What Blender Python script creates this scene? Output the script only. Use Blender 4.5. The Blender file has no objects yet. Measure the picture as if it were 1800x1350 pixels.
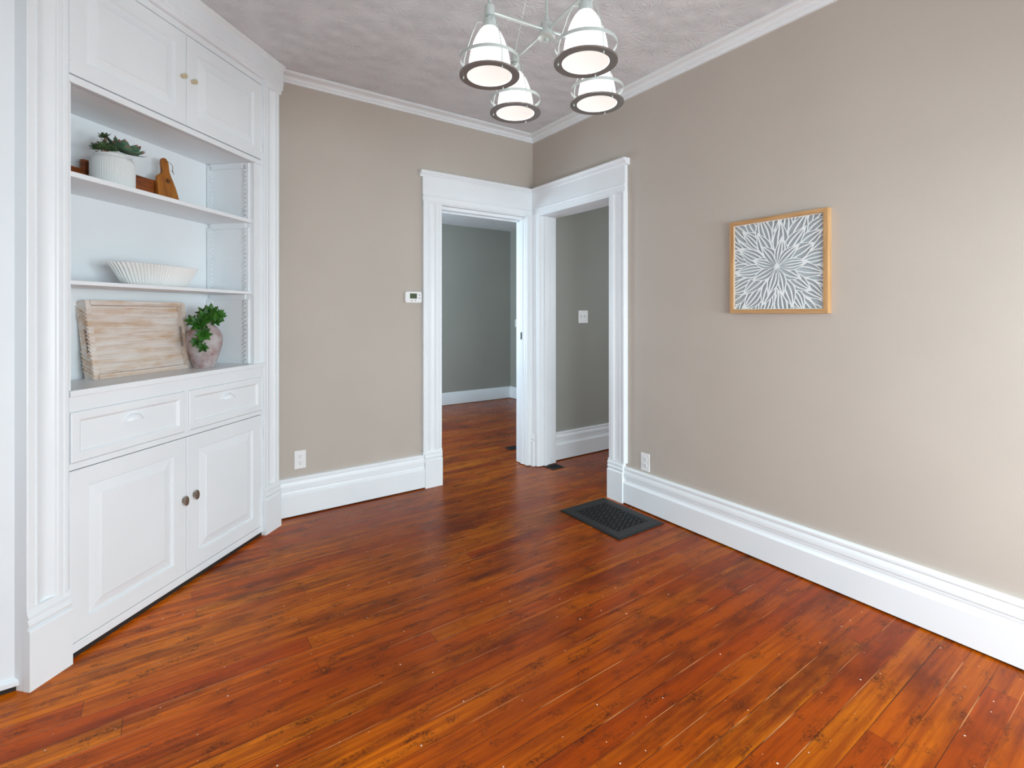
import bpy, bmesh, math, random
import numpy as np
from mathutils import Vector, Matrix
random.seed(7)
PI = math.pi
S = bpy.context.scene
C = S.collection

# ------------------------------------------------------------------ camera, sky, daylight, exposure
cam_d = bpy.data.cameras.new('camera')
cam = bpy.data.objects.new('camera', cam_d); C.objects.link(cam)
cam.location = (0, 0, 1.28)
cam.rotation_euler = (PI/2, 0, -math.radians(35.0))
cam_d.sensor_width = 36.0
cam_d.lens = 873/1800*36
cam_d.shift_y = -(675-551)/1800
cam_d.clip_start = 0.02
S.camera = cam

w = bpy.data.worlds.new('sky'); S.world = w; w.use_nodes = True
w.node_tree.nodes['Background'].inputs[0].default_value = (0.75, 0.87, 1.0, 1)
w.node_tree.nodes['Background'].inputs[1].default_value = 0.6

def daylight(name, loc, rot, sx, sy, power, col):
    l = bpy.data.lights.new(name, 'AREA'); l.shape = 'RECTANGLE'
    l.size = sx; l.size_y = sy; l.energy = power; l.color = col
    o = bpy.data.objects.new(name, l); C.objects.link(o)
    o.location = loc; o.rotation_euler = rot
    return o
R90 = PI/2
DL = (0.79, 0.94, 1.0)
daylight('window_daylight', (0.75, -1.36, 1.15), (R90-0.72, 0, 0), 1.0, 1.3, 74, DL)
daylight('window_daylight', (2.0, -1.36, 1.15), (R90-0.72, 0, 0), 0.9, 1.3, 80, DL)
daylight('window_daylight', (-0.45, -0.60, 1.30), (R90-0.40, 0, -R90), 1.1, 1.3, 26, DL)
daylight('window_daylight', (-1.80, 1.35, 1.40), (R90, 0, -R90), 1.6, 1.8, 9, DL)
daylight('window_daylight', (0.95, 4.9, 1.4), (R90, 0, -R90), 1.4, 1.4, 62, (0.68, 0.87, 1.0))
daylight('window_daylight', (4.9, 1.0, 1.5), (R90, 0, 0.25), 0.9, 1.2, 25, (0.86, 0.95, 1.0))

S.view_settings.view_transform = 'Standard'
S.view_settings.look = 'None'
S.view_settings.gamma = 1
S.view_settings.exposure = 0.10
S.view_settings.use_curve_mapping = False

# ------------------------------------------------------------------ materials
def lin(r, g, b):
    f = lambda c: (c/255/12.92) if c/255 <= 0.04045 else ((c/255+0.055)/1.055)**2.4
    return (f(r), f(g), f(b), 1)

class NT:
    def __init__(s, name):
        s.m = bpy.data.materials.new(name); s.m.use_nodes = True
        s.t = s.m.node_tree; s.b = s.t.nodes['Principled BSDF']
    def n(s, typ, **kw):
        nd = s.t.nodes.new(typ)
        for k, v in kw.items():
            if k.startswith('i_'): nd.inputs[k[2:]].default_value = v
            else: setattr(nd, k, v)
        return nd
    def l(s, a, b): s.t.links.new(a, b)
    def math(s, op, a, b=None, c=None):
        nd = s.t.nodes.new('ShaderNodeMath'); nd.operation = op
        for i, v in enumerate((a, b, c)):
            if v is None: continue
            if isinstance(v, (int, float)): nd.inputs[i].default_value = v
            else: s.l(v, nd.inputs[i])
        return nd.outputs[0]
    def mix(s, fac, a, b, mode='MIX'):
        nd = s.t.nodes.new('ShaderNodeMix'); nd.data_type = 'RGBA'; nd.blend_type = mode
        for i, v in ((0, fac), (6, a), (7, b)):
            if isinstance(v, (int, float)): nd.inputs[i].default_value = v
            elif isinstance(v, tuple): nd.inputs[i].default_value = v
            else: s.l(v, nd.inputs[i])
        return nd.outputs[2]
    def coord(s, scale=(1, 1, 1), out='Object'):
        tc = s.n('ShaderNodeTexCoord'); mp = s.n('ShaderNodeMapping')
        mp.inputs['Scale'].default_value = scale
        s.l(tc.outputs[out], mp.inputs[0]); return mp.outputs[0]
    def noise(s, vec, scale, detail=3, rough=0.5, dim='3D'):
        nd = s.n('ShaderNodeTexNoise', noise_dimensions=dim)
        nd.inputs['Scale'].default_value = scale; nd.inputs['Detail'].default_value = detail
        nd.inputs['Roughness'].default_value = rough
        if vec is not None: s.l(vec, nd.inputs['Vector'])
        return nd.outputs['Fac']
    def ramp(s, fac, stops):
        nd = s.n('ShaderNodeValToRGB'); e = nd.color_ramp.elements
        while len(e) < len(stops): e.new(0.5)
        for i, (p, c) in enumerate(stops): e[i].position = p; e[i].color = c
        s.l(fac, nd.inputs[0]); return nd.outputs[0]
    def bump(s, h, strength=0.3, dist=0.002):
        nd = s.n('ShaderNodeBump'); nd.inputs['Strength'].default_value = strength
        nd.inputs['Distance'].default_value = dist
        s.l(h, nd.inputs['Height']); s.l(nd.outputs[0], s.b.inputs['Normal'])
    def set(s, col=None, rough=0.5, metal=0.0, **kw):
        if col is not None:
            if isinstance(col, tuple): s.b.inputs['Base Color'].default_value = col
            else: s.l(col, s.b.inputs['Base Color'])
        if isinstance(rough, (int, float)): s.b.inputs['Roughness'].default_value = rough
        else: s.l(rough, s.b.inputs['Roughness'])
        s.b.inputs['Metallic'].default_value = metal
        for k, v in kw.items(): s.b.inputs[k.replace('_', ' ')].default_value = v
        return s.m

def paint(name, col, rough=0.5, bscale=90, bstr=0.08, vary=0.02):
    t = NT(name); v = t.coord()
    n1 = t.noise(v, bscale, 4); n2 = t.noise(v, 2.2, 2)
    a = tuple(c*(1-vary) for c in col[:3])+(1,); b = tuple(min(1, c*(1+vary)) for c in col[:3])+(1,)
    t.bump(n1, bstr, 0.002)
    return t.set(t.ramp(n2, [(0.35, a), (0.65, b)]), rough)

M_WHITE = paint('white_gloss_paint', lin(236, 240, 243), 0.38, 60, 0.05)
M_WHITE2 = paint('white_ceramic_matte', lin(232, 232, 230), 0.5, 120, 0.1)
M_WALL = paint('greige_wall_paint', lin(188, 178, 168), 0.62, 140, 0.12)
M_WALLFAR = paint('grey_green_wall_paint', lin(158, 158, 150), 0.6, 140, 0.12)
M_DARKGAP = paint('gap_shade_paint', lin(38, 30, 26), 0.8)  # dark strips standing in for shade under boards, jamb and cabinet
M_PLATE = paint('white_plastic', lin(238, 238, 238), 0.3, 30, 0.01)
M_SLOT = paint('dark_slot', lin(60, 58, 56), 0.6)

def m_ceiling():
    t = NT('stomped_ceiling_plaster'); v = t.coord()
    wn = t.n('ShaderNodeTexNoise'); wn.inputs['Scale'].default_value = 2.0; t.l(v, wn.inputs['Vector'])
    vo = t.n('ShaderNodeTexVoronoi', voronoi_dimensions='2D'); vo.inputs['Scale'].default_value = 5.0
    t.l(v, vo.inputs['Vector'])
    sub = t.n('ShaderNodeVectorMath', operation='SUBTRACT'); t.l(v, sub.inputs[0]); t.l(vo.outputs['Position'], sub.inputs[1])
    sx = t.n('ShaderNodeSeparateXYZ'); t.l(sub.outputs[0], sx.inputs[0])
    ang = t.math('ARCTAN2', sx.outputs[1], sx.outputs[0])
    r = vo.outputs['Distance']
    sc = t.n('ShaderNodeSeparateColor'); t.l(vo.outputs['Color'], sc.inputs[0])
    cb = t.n('ShaderNodeCombineXYZ')
    t.l(t.math('MULTIPLY', ang, 5.5), cb.inputs[0]); t.l(t.math('MULTIPLY', r, 2.4), cb.inputs[1])
    t.l(t.math('MULTIPLY', sc.outputs[0], 40), cb.inputs[2])
    st = t.math('SUBTRACT', t.noise(cb.outputs[0], 2.3, 3, 0.6), 0.5)
    st = t.math('MULTIPLY', st, t.ramp(r, [(0.06, (0.0, 0.0, 0.0, 1)), (0.38, (1, 1, 1, 1)), (0.8, (0.4, 0.4, 0.4, 1))]))
    fine = t.noise(v, 45, 3)
    h = t.math('ADD', st, t.math('MULTIPLY', fine, 0.18))
    t.bump(h, 0.9, 0.0135)
    return t.set(lin(226, 228, 231), 0.75)
M_CEIL = m_ceiling()

def m_floor():
    t = NT('worn_orange_pine_boards')
    tc = t.n('ShaderNodeTexCoord'); sp = t.n('ShaderNodeSeparateXYZ'); t.l(tc.outputs['Object'], sp.inputs[0])
    X, Y = sp.outputs[0], sp.outputs[1]
    W = 0.0805
    yw = t.math('DIVIDE', t.math('ADD', Y, 0.02), W)
    row = t.math('FLOOR', yw); fy = t.math('SUBTRACT', yw, row)
    wr = t.n('ShaderNodeTexWhiteNoise', noise_dimensions='1D'); t.l(row, wr.inputs['W'])
    L = 2.3
    xo = t.math('ADD', t.math('DIVIDE', X, L), t.math('MULTIPLY', wr.outputs['Value'], 7.3))
    col_i = t.math('FLOOR', xo); fx = t.math('SUBTRACT', xo, col_i)
    cb = t.n('ShaderNodeCombineXYZ'); t.l(row, cb.inputs[0]); t.l(col_i, cb.inputs[1])
    wb = t.n('ShaderNodeTexWhiteNoise', noise_dimensions='2D'); t.l(cb.outputs[0], wb.inputs['Vector'])
    brd = wb.outputs['Value']
    # grain coordinates, shifted for each board
    g = t.n('ShaderNodeCombineXYZ')
    t.l(t.math('MULTIPLY', X, 1.1), g.inputs[0]); t.l(t.math('MULTIPLY', Y, 34), g.inputs[1])
    t.l(t.math('MULTIPLY', brd, 60), g.inputs[2])
    grain = t.noise(g.outputs[0], 1.6, 6, 0.6)
    g2 = t.n('ShaderNodeCombineXYZ')
    t.l(t.math('MULTIPLY', X, 5), g2.inputs[0]); t.l(t.math('MULTIPLY', Y, 160), g2.inputs[1]); t.l(t.math('MULTIPLY', brd, 31), g2.inputs[2])
    fine = t.noise(g2.outputs[0], 2.0, 4, 0.6)
    base = t.ramp(brd, [(0.0, lin(206, 90, 3)), (0.22, lin(230, 118, 6)), (0.45, lin(242, 136, 8)), (0.62, lin(190, 76, 2)), (0.8, lin(232, 114, 5)), (1.0, lin(244, 144, 12))])
    dark = t.mix(0.66, base, lin(128, 44, 2))
    c = t.mix(t.ramp(grain, [(0.40, (0, 0, 0, 1)), (0.58, (1, 1, 1, 1))]), dark, base)
    c = t.mix(t.math('MULTIPLY', t.ramp(fine, [(0.45, (0, 0, 0, 1)), (0.7, (1, 1, 1, 1))]), 0.25), c, lin(128, 52, 4))
    # broad redder areas of old varnish
    big = t.noise(t.coord((0.6, 0.9, 1)), 1.1, 2)
    c = t.mix(t.ramp(big, [(0.42, (0.35, 0.35, 0.35, 1)), (0.62, (0, 0, 0, 1))]), c, lin(184, 66, 2))
    # deeper red varnish middle and right, golden wear by cabinet; part is painted shade
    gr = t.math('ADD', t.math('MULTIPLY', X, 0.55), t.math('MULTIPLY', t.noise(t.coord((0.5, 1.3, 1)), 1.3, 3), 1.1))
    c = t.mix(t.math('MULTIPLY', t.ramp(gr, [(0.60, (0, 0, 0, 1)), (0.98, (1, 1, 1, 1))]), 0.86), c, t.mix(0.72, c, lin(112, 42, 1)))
    # dark stains running along the boards
    s0 = t.noise(t.coord((0.9, 11.0, 1)), 1.6, 5, 0.6)
    c = t.mix(t.math('MULTIPLY', t.ramp(s0, [(0.50, (0, 0, 0, 1)), (0.64, (1, 1, 1, 1))]), 0.52), c, lin(112, 38, 6))
    s1 = t.noise(t.coord((1.1, 3.6, 1)), 1.5, 5, 0.62)
    s2 = t.noise(t.coord((2.2, 6.0, 1)), 3.2, 5, 0.7)
    sm = t.math('MULTIPLY', t.ramp(s1, [(0.50, (0, 0, 0, 1)), (0.66, (1, 1, 1, 1))]), 0.66)
    c = t.mix(sm, c, lin(76, 22, 5))
    speck = t.noise(t.coord((1, 1, 1)), 110, 3, 0.7)
    sm2 = t.math('MULTIPLY', t.ramp(s2, [(0.52, (0, 0, 0, 1)), (0.64, (1, 1, 1, 1))]), t.ramp(speck, [(0.40, (0, 0, 0, 1)), (0.58, (0.9, 0.9, 0.9, 1))]))
    c = t.mix(sm2, c, lin(66, 28, 8))
    # scratches and paint specks
    vs = t.n('ShaderNodeTexVoronoi', voronoi_dimensions='2D'); vs.inputs['Scale'].default_value = 11
    t.l(tc.outputs['Object'], vs.inputs['Vector'])
    sc = t.n('ShaderNodeSeparateColor'); t.l(vs.outputs['Color'], sc.inputs[0])
    spk = t.math('MULTIPLY', t.math('LESS_THAN', vs.outputs['Distance'], t.math('MULTIPLY', sc.outputs[1], 0.032)), t.math('GREATER_THAN', sc.outputs[0], 0.62))
    c = t.mix(spk, c, lin(226, 205, 190))
    # seams
    d = t.math('MULTIPLY', t.math('SUBTRACT', 0.5, t.math('ABSOLUTE', t.math('SUBTRACT', fy, 0.5))), W)
    dn = t.noise(t.coord((3.0, 0.2, 1)), 2.0, 3)
    cr = t.n('ShaderNodeCombineXYZ'); t.l(t.math('FLOOR', t.math('ADD', yw, 0.5)), cr.inputs[0]); t.l(t.math('MULTIPLY', X, 1.2), cr.inputs[1])
    sn = t.noise(cr.outputs[0], 0.9, 3, 0.6)
    gw = t.math('MULTIPLY', t.ramp(sn, [(0.35, (0.15, 0.15, 0.15, 1)), (0.65, (1, 1, 1, 1))]), 0.0016)
    seam = t.math('LESS_THAN', d, gw)
    dx = t.math('MULTIPLY', t.math('SUBTRACT', 0.5, t.math('ABSOLUTE', t.math('SUBTRACT', fx, 0.5))), L)
    butt = t.math('LESS_THAN', dx, 0.0009)
    lite = t.noise(cr.outputs[0], 2.3, 2)
    seamcol = t.mix(t.ramp(lite, [(0.50, (0, 0, 0, 1)), (0.58, (1, 1, 1, 1))]), lin(52, 22, 10), lin(186, 130, 84))
    c = t.mix(t.math('MULTIPLY', seam, 0.85), c, seamcol)
    c = t.mix(t.math('MULTIPLY', butt, 0.8), c, lin(60, 26, 12))
    # surface
    wav = t.noise(t.coord((1, 1, 1)), 9, 2)
    h = t.math('ADD', t.math('MULTIPLY', t.ramp(t.math('DIVIDE', d, 0.005), [(0.0, (0, 0, 0, 1)), (1.0, (1, 1, 1, 1))]), 0.5),
               t.math('ADD', t.math('MULTIPLY', fine, 0.25), t.math('MULTIPLY', brd, 0.3)))
    t.bump(h, 0.25, 0.002)
    rg = t.math('ADD', 0.20, t.math('MULTIPLY', t.noise(t.coord((2, 5, 1)), 3, 4), 0.18))
    t.set(c, rg)
    t.b.inputs['Specular IOR Level'].default_value = 0.15
    return t.m
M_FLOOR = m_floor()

def m_wood(name, c1, c2, c3, sc=(2, 30, 30), rough=0.45, bstr=0.1):
    t = NT(name); v = t.coord(sc)
    n = t.noise(v, 2.0, 6, 0.6); n2 = t.noise(t.coord((1, 1, 1)), 9, 3)
    c = t.ramp(n, [(0.3, c1), (0.5, c2), (0.72, c3)])
    c = t.mix(t.math('MULTIPLY', n2, 0.25), c, c1)
    t.bump(n, bstr, 0.002)
    return t.set(c, rough)
M_OAK = m_wood('light_oak', lin(168, 124, 78), lin(196, 152, 102), lin(208, 168, 120), (24, 24, 2), 0.5)
M_ACACIA = m_wood('acacia_wood', lin(112, 60, 14), lin(166, 98, 24), lin(186, 118, 34), (26, 26, 3), 0.4)
M_WALNUT = m_wood('dark_walnut_slab', lin(76, 32, 12), lin(134, 66, 22), lin(166, 90, 36), (3, 20, 20), 0.45)

def m_tray(name, scale):
    t = NT(name)
    n = t.noise(t.coord(scale), 1.6, 6, 0.62)
    n2 = t.noise(t.coord((2.2, 5, 5)), 2.0, 4, 0.6)
    c = t.ramp(n, [(0.30, lin(196, 158, 122)), (0.44, lin(212, 186, 164)), (0.58, lin(222, 210, 202))])
    c = t.mix(t.ramp(n2, [(0.42, (0, 0, 0, 1)), (0.62, (0.85, 0.85, 0.85, 1))]), c, lin(230, 222, 216))
    n3 = t.noise(t.coord((1.6, 7, 7)), 2.6, 4, 0.6)
    c = t.mix(t.ramp(n3, [(0.60, (0, 0, 0, 1)), (0.72, (0.7, 0.7, 0.7, 1))]), c, lin(196, 136, 84))
    g = t.noise(t.coord((3, 150, 150)), 1.2, 3)
    c = t.mix(t.math('MULTIPLY', t.ramp(g, [(0.52, (0, 0, 0, 1)), (0.7, (1, 1, 1, 1))]), 0.35), c, lin(150, 112, 86))
    t.bump(g, 0.35, 0.003)
    return t.set(c, 0.75)
M_TRAY = m_tray('whitewashed_mango_wood', (2.2, 22, 22))

def m_vase():
    t = NT('weathered_pink_grey_clay')
    n = t.noise(t.coord((1, 1, 1)), 14, 5, 0.65); n2 = t.noise(t.coord((1, 1, 0.6)), 30, 4, 0.6)
    c = t.ramp(n, [(0.34, lin(150, 112, 106)), (0.44, lin(170, 152, 152)), (0.62, lin(186, 180, 180))])
    c = t.mix(t.math('MULTIPLY', t.ramp(n2, [(0.5, (0, 0, 0, 1)), (0.66, (1, 1, 1, 1))]), 0.4), c, lin(150, 136, 136))
    t.bump(n2, 0.35, 0.004)
    return t.set(c, 0.85)
M_VASE = m_vase()

def m_leaf(name, c1, c2, tip):
    t = NT(name); n = t.noise(t.coord(), 25, 3)
    c = t.ramp(n, [(0.3, c1), (0.7, c2)])
    at = t.n('ShaderNodeAttribute', attribute_name='tip')
    c = t.mix(at.outputs['Fac'], c, tip)
    return t.set(c, 0.5)
M_SUCC = m_leaf('blue_green_succulent', lin(70, 112, 88), lin(116, 156, 128), lin(178, 84, 92))
M_SUCC2 = m_leaf('deep_green_succulent', lin(44, 70, 44), lin(84, 112, 70), lin(120, 96, 70))
M_SPRIG = m_leaf('bright_green_leaves', lin(18, 70, 12), lin(58, 120, 26), lin(96, 70, 44))
M_SOIL = paint('dark_soil', lin(56, 44, 38), 0.95)
M_TWINE = paint('brown_twine', lin(110, 82, 60), 0.9)

def metal(name, col, rough, metalness=1.0):
    t = NT(name); n = t.noise(t.coord(), 200, 2); t.bump(n, 0.08, 0.001)
    return t.set(col, rough, metalness)
M_NICKEL = metal('galvanised_silver_metal', lin(196, 204, 201), 0.42, 0.45)
M_BRONZE = metal('aged_brass_knob', lin(150, 136, 122), 0.35, 0.7)
M_PALEKNOB = metal('pale_brass_knob', lin(222, 212, 178), 0.3, 0.5)
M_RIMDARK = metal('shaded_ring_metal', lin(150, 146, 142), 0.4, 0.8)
M_IRON = paint('black_iron', lin(34, 34, 35), 0.6, 200, 0.2)
M_VOID = paint('painted_duct_shade', lin(12, 11, 11), 0.9)  # near-black paint standing in for the shade inside a duct
def emit(name, col, strength, base=(0.8, 0.8, 0.8, 1)):
    t = NT(name); t.set(base, 0.4)
    t.b.inputs['Emission Color'].default_value = col; t.b.inputs['Emission Strength'].default_value = strength
    return t.m
M_SHADE = emit('lit_opal_glass', (1.0, 0.985, 0.97, 1), 1.8)
M_DIFF = emit('lit_frosted_lens', (1.0, 0.94, 0.88, 1), 0.74, (.3, .3, .3, 1))
def m_lcd():
    t = NT('green_lcd'); n = t.noise(t.coord(), 120, 2)
    return t.set(t.ramp(n, [(0.4, lin(52, 70, 36)), (0.6, lin(74, 92, 58))]), 0.25)
M_LCD = m_lcd()
M_BACK = paint('pale_grey_backing', lin(186, 192, 196), 0.8)
M_PAPER = paint('white_cut_paper', lin(232, 236, 236), 0.8, 150, 0.2)

# ------------------------------------------------------------------ mesh helpers
def link(name, bm, mat, parent=None, loc=(0, 0, 0), rot=(0, 0, 0), smooth=True, angle=32):
    bmesh.ops.recalc_face_normals(bm, faces=bm.faces)
    me = bpy.data.meshes.new(name); bm.to_mesh(me); bm.free()
    if smooth:
        for p in me.polygons: p.use_smooth = True
        me.set_sharp_from_angle(angle=math.radians(angle))
    if mat: me.materials.append(mat)
    o = bpy.data.objects.new(name, me); C.objects.link(o)
    o.location = loc; o.rotation_euler = rot
    if parent: o.parent = parent
    return o
def empty(name, loc, rz=0, label=None, cat=None, group=None):
    o = bpy.data.objects.new(name, None); o.empty_display_size = 0.1; C.objects.link(o)
    o.location = loc; o.rotation_euler = (0, 0, rz)
    tag(o, label, cat, group); return o
def tag(o, label=None, cat=None, group=None, kind=None):
    if label: o['label'] = label
    if cat: o['category'] = cat
    if group: o['group'] = group
    if kind: o['kind'] = kind
    return o
def struct(o): o['kind'] = 'structure'; return o
def box(bm, x0, x1, y0, y1, z0, z1, bev=0):
    r = bmesh.ops.create_cube(bm, size=1)
    for v in r['verts']:
        v.co = Vector(((x0+x1)/2+v.co.x*(x1-x0), (y0+y1)/2+v.co.y*(y1-y0), (z0+z1)/2+v.co.z*(z1-z0)))
    if bev:
        es = list({e for v in r['verts'] for e in v.link_edges})
        bmesh.ops.bevel(bm, geom=es, offset=bev, segments=2, affect='EDGES', profile=0.5)
def prism(bm, pts, axis, a, b):
    """extrude a closed 2D outline along an axis: 'z' pts=(x,y); 'x' pts=(y,z); 'y' pts=(x,z)"""
    def mk(p, t):
        if axis == 'z': return (p[0], p[1], t)
        if axis == 'x': return (t, p[0], p[1])
        return (p[0], t, p[1])
    A = [bm.verts.new(mk(p, a)) for p in pts]; B = [bm.verts.new(mk(p, b)) for p in pts]
    n = len(pts)
    for i in range(n):
        bm.faces.new((A[i], A[(i+1) % n], B[(i+1) % n], B[i]))
    bm.faces.new(A); bm.faces.new(B[::-1])
def lathe(bm, prof, seg=32, cx=0, cy=0, a0=0, rip=None):
    rings = []
    for r, z in prof:
        if r < 1e-6: rings.append([bm.verts.new((cx, cy, z))]); continue
        ring = []
        for i in range(seg):
            a = a0+2*PI*i/seg
            rr = r*(1+(rip(i, r, z) if rip else 0))
            ring.append(bm.verts.new((cx+rr*math.cos(a), cy+rr*math.sin(a), z)))
        rings.append(ring)
    for A, B in zip(rings, rings[1:]):
        if len(A) == 1 and len(B) == 1: continue
        for i in range(seg):
            j = (i+1) % seg
            if len(A) == 1: bm.faces.new((A[0], B[i], B[j]))
            elif len(B) == 1: bm.faces.new((A[i], A[j], B[0]))
            else: bm.faces.new((A[i], A[j], B[j], B[i]))
def tube(bm, pts, r, seg=10):
    pts = [Vector(p) for p in pts]; rings = []
    up = Vector((0.13, 0.31, 0.94))
    for i, p in enumerate(pts):
        d = (pts[min(i+1, len(pts)-1)]-pts[max(i-1, 0)]).normalized()
        s = d.cross(up)
        if s.length < 1e-3: s = d.cross(Vector((1, 0, 0)))
        s.normalize(); u = s.cross(d)
        rr = r[i] if isinstance(r, (list, tuple)) else r
        rings.append([bm.verts.new(p+s*rr*math.cos(2*PI*k/seg)+u*rr*math.sin(2*PI*k/seg)) for k in range(seg)])
    for A, B in zip(rings, rings[1:]):
        for k in range(seg): bm.faces.new((A[k], A[(k+1) % seg], B[(k+1) % seg], B[k]))
    bm.faces.new(rings[0][::-1]); bm.faces.new(rings[-1])
def nested(bm, rects, close=True):
    """rects: list of (x0,x1,z0,z1,y) joined ring to ring, last one filled"""
    rs = []
    for x0, x1, z0, z1, y in rects:
        rs.append([bm.verts.new(p) for p in ((x0, y, z0), (x1, y, z0), (x1, y, z1), (x0, y, z1))])
    for A, B in zip(rs, rs[1:]):
        for i in range(4): bm.faces.new((A[i], A[(i+1) % 4], B[(i+1) % 4], B[i]))
    if close: bm.faces.new(rs[-1])
    return rs
def inset_rects(x0, x1, z0, z1, steps):
    return [(x0+m, x1-m, z0+m, z1-m, y) for m, y in steps]
BM = bmesh.new

# ------------------------------------------------------------------ frames (local x along the wall, local y into it)
BACK_Y = 3.365
RW_O = (2.572, 3.365, 0); RW_A = -R90-math.radians(0.66)
CAB_O = (0.0855, 2.80, 0); CAB_A = math.radians(45)
def on_right(u, y, z):
    return (RW_O[0]+u*math.cos(RW_A)-y*math.sin(RW_A), RW_O[1]+u*math.sin(RW_A)+y*math.cos(RW_A), z)
def on_cab(s, y, z):
    return (CAB_O[0]+s*math.cos(CAB_A)-y*math.sin(CAB_A), CAB_O[1]+s*math.sin(CAB_A)+y*math.cos(CAB_A), z)
CEIL = 2.775; FARC = 2.525

# ------------------------------------------------------------------ large structure
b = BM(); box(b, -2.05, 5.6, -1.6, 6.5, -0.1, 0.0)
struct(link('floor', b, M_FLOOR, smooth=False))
b = BM(); box(b, -2.05, 5.6, -1.6, 3.42, CEIL, CEIL+0.1)
struct(link('ceiling', b, M_CEIL, smooth=False))
b = BM(); box(b, 0.6, 4.6, 3.42, 6.5, FARC, FARC+0.1)
struct(link('ceiling', b, M_CEIL, smooth=False))
b = BM()
box(b, -0.62, 1.69, BACK_Y, 3.47, 0, 2.9)
box(b, 1.69, 2.49, BACK_Y, 3.47, 2.10, 2.9)
box(b, 2.50, 2.76, BACK_Y, 3.47, 0, 2.10); box(b, 2.49, 2.76, BACK_Y, 3.47, 2.10, 2.9)
struct(link('wall_back', b, M_WALL, smooth=False))
b = BM(); box(b, 2.60, 5.6, 3.33, 3.364, 0, 2.9); box(b, 2.76, 5.6, 3.364, 3.47, 0, 2.9)
struct(link('wall_hall', b, M_WALLFAR, smooth=False))
b = BM()
box(b, 0.0, 0.092, 0, 0.17, 0, 2.9)
box(b, 0.092, 0.925, 0, 0.17, 2.10, 2.9)
box(b, 0.925, 4.9, 0, 0.17, 0, 2.9)
struct(link('wall_right', b, M_WALL, loc=RW_O, rot=(0, 0, RW_A), smooth=False))
# wall behind the camera with two daylight windows
b = BM()
box(b, -2.05, 5.6, -1.55, -1.42, 0, 0.70); box(b, -2.05, 5.6, -1.55, -1.42, 2.2, 2.9)
for x0, x1 in ((-2.05, 0.25), (1.25, 1.55), (2.45, 4.75), (5.65, 5.7)): box(b, x0, x1, -1.55, -1.42, 0.7, 2.2)
struct(link('wall_front', b, M_WALL, smooth=False))
for k, (x0, x1) in enumerate(((0.25, 1.25), (1.55, 2.45))):
    b = BM()
    for a in ((x0, x0+.05, .7, 2.2), (x1-.05, x1, .7, 2.2), (x0+.05, x1-.05, .7, .75), (x0+.05, x1-.05, 2.15, 2.2), (x0+.05, x1-.05, 1.42, 1.47)):
        box(b, a[0], a[1], -1.52, -1.46, a[2], a[3])
    struct(link('window_%d' % (k+1), b, M_WHITE, smooth=False))
# left wall: solid near the camera, cased opening beside the cabinet
b = BM()
box(b, -0.60, -0.479, -1.42, -1.20, 0, 2.9); box(b, -0.60, -0.479, 0.0, 0.55, 0, 2.9); box(b, -0.60, -0.479, -1.20, 0.0, 0, 0.70); box(b, -0.60, -0.479, -1.20, 0.0, 2.0, 2.9)
box(b, -0.60, -0.479, 0.55, 2.35, 2.5, 2.9)
struct(link('wall_left', b, M_WALL, smooth=False))
b = BM()
box(b, -2.05, -1.95, -1.42, 0.4, 0, 2.9); box(b, -2.05, -1.95, 2.3, 3.5, 0, 2.9)
box(b, -2.05, -1.95, 0.4, 2.3, 0, 0.45); box(b, -2.05, -1.95, 0.4, 2.3, 2.35, 2.9)
box(b, -1.95, -0.66, 2.45, 2.55, 0, 2.9)
struct(link('wall_side_room', b, M_WALL, smooth=False))
# far room seen through the left doorway
b = BM()
box(b, 0.6, 4.5, 6.2, 6.3, 0, 2.7)
struct(link('wall_far', b, M_WALLFAR, smooth=False))
b = BM(); box(b, 4.31, 4.41, 3.47, 6.2, 0, 2.7)
struct(link('wall_far_right', b, M_WALLFAR, smooth=False))
b = BM()
box(b, 0.6, 0.7, 3.47, 4.2, 0, 2.7); box(b, 0.6, 0.7, 5.6, 6.2, 0, 2.7); box(b, 0.6, 0.7, 4.2, 5.6, 0, 0.7); box(b, 0.6, 0.7, 4.2, 5.6, 2.1, 2.7)
struct(link('wall_far_left', b, M_WALLFAR, smooth=False))
b = BM(); box(b, 5.6, 5.7, -1.6, 3.47, 0, 2.9)
struct(link('wall_hall_end', b, M_WALLFAR, smooth=False))

# baseboards: profile = (protrusion, z)
BASE = [(0, 0.008), (0.026, 0.008), (0.026, 0.136), (0.023, 0.141), (0.017, 0.150), (0.0145, 0.162), (0.016, 0.172), (0.013, 0.177),
        (0.013, 0.181), (0.021, 0.183), (0.0215, 0.196), (0.019, 0.212), (0.015, 0.220), (0.015, 0.224), (0.020, 0.227), (0.020, 0.238), (0.016, 0.244), (0, 0.246)]
def baseboard(name, x0, x1, loc, rz, prof=BASE):
    b = BM(); prism(b, [(-p, z) for p, z in prof], 'x', x0, x1)
    o = link(name, b, M_WHITE, loc=loc, rot=(0, 0, rz), angle=20); struct(o)
    g = BM(); box(g, x0, x1, -0.012, -0.001, 0.0004, 0.008)
    link('shadow_gap', g, M_DARKGAP, o, smooth=False)  # solid dark strip, paints the shadow line under the board
    return o
baseboard('baseboard_back', 0.565, 1.563, (0, BACK_Y, 0), 0)
baseboard('baseboard_right', 1.052, 4.79, RW_O, RW_A)
baseboard('baseboard_hall', 2.745, 5.55, (0, 3.33, 0), 0)
FB = [(0, 0.006), (0.018, 0.006), (0.018, 0.13), (0.010, 0.155), (0.006, 0.172), (0, 0.175)]
baseboard('baseboard_far', 0.7, 4.31, (0, 6.2, 0), 0, FB)
baseboard('baseboard_far_right', 0, 2.7, (4.31, 6.2, 0), -R90, FB)

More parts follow.
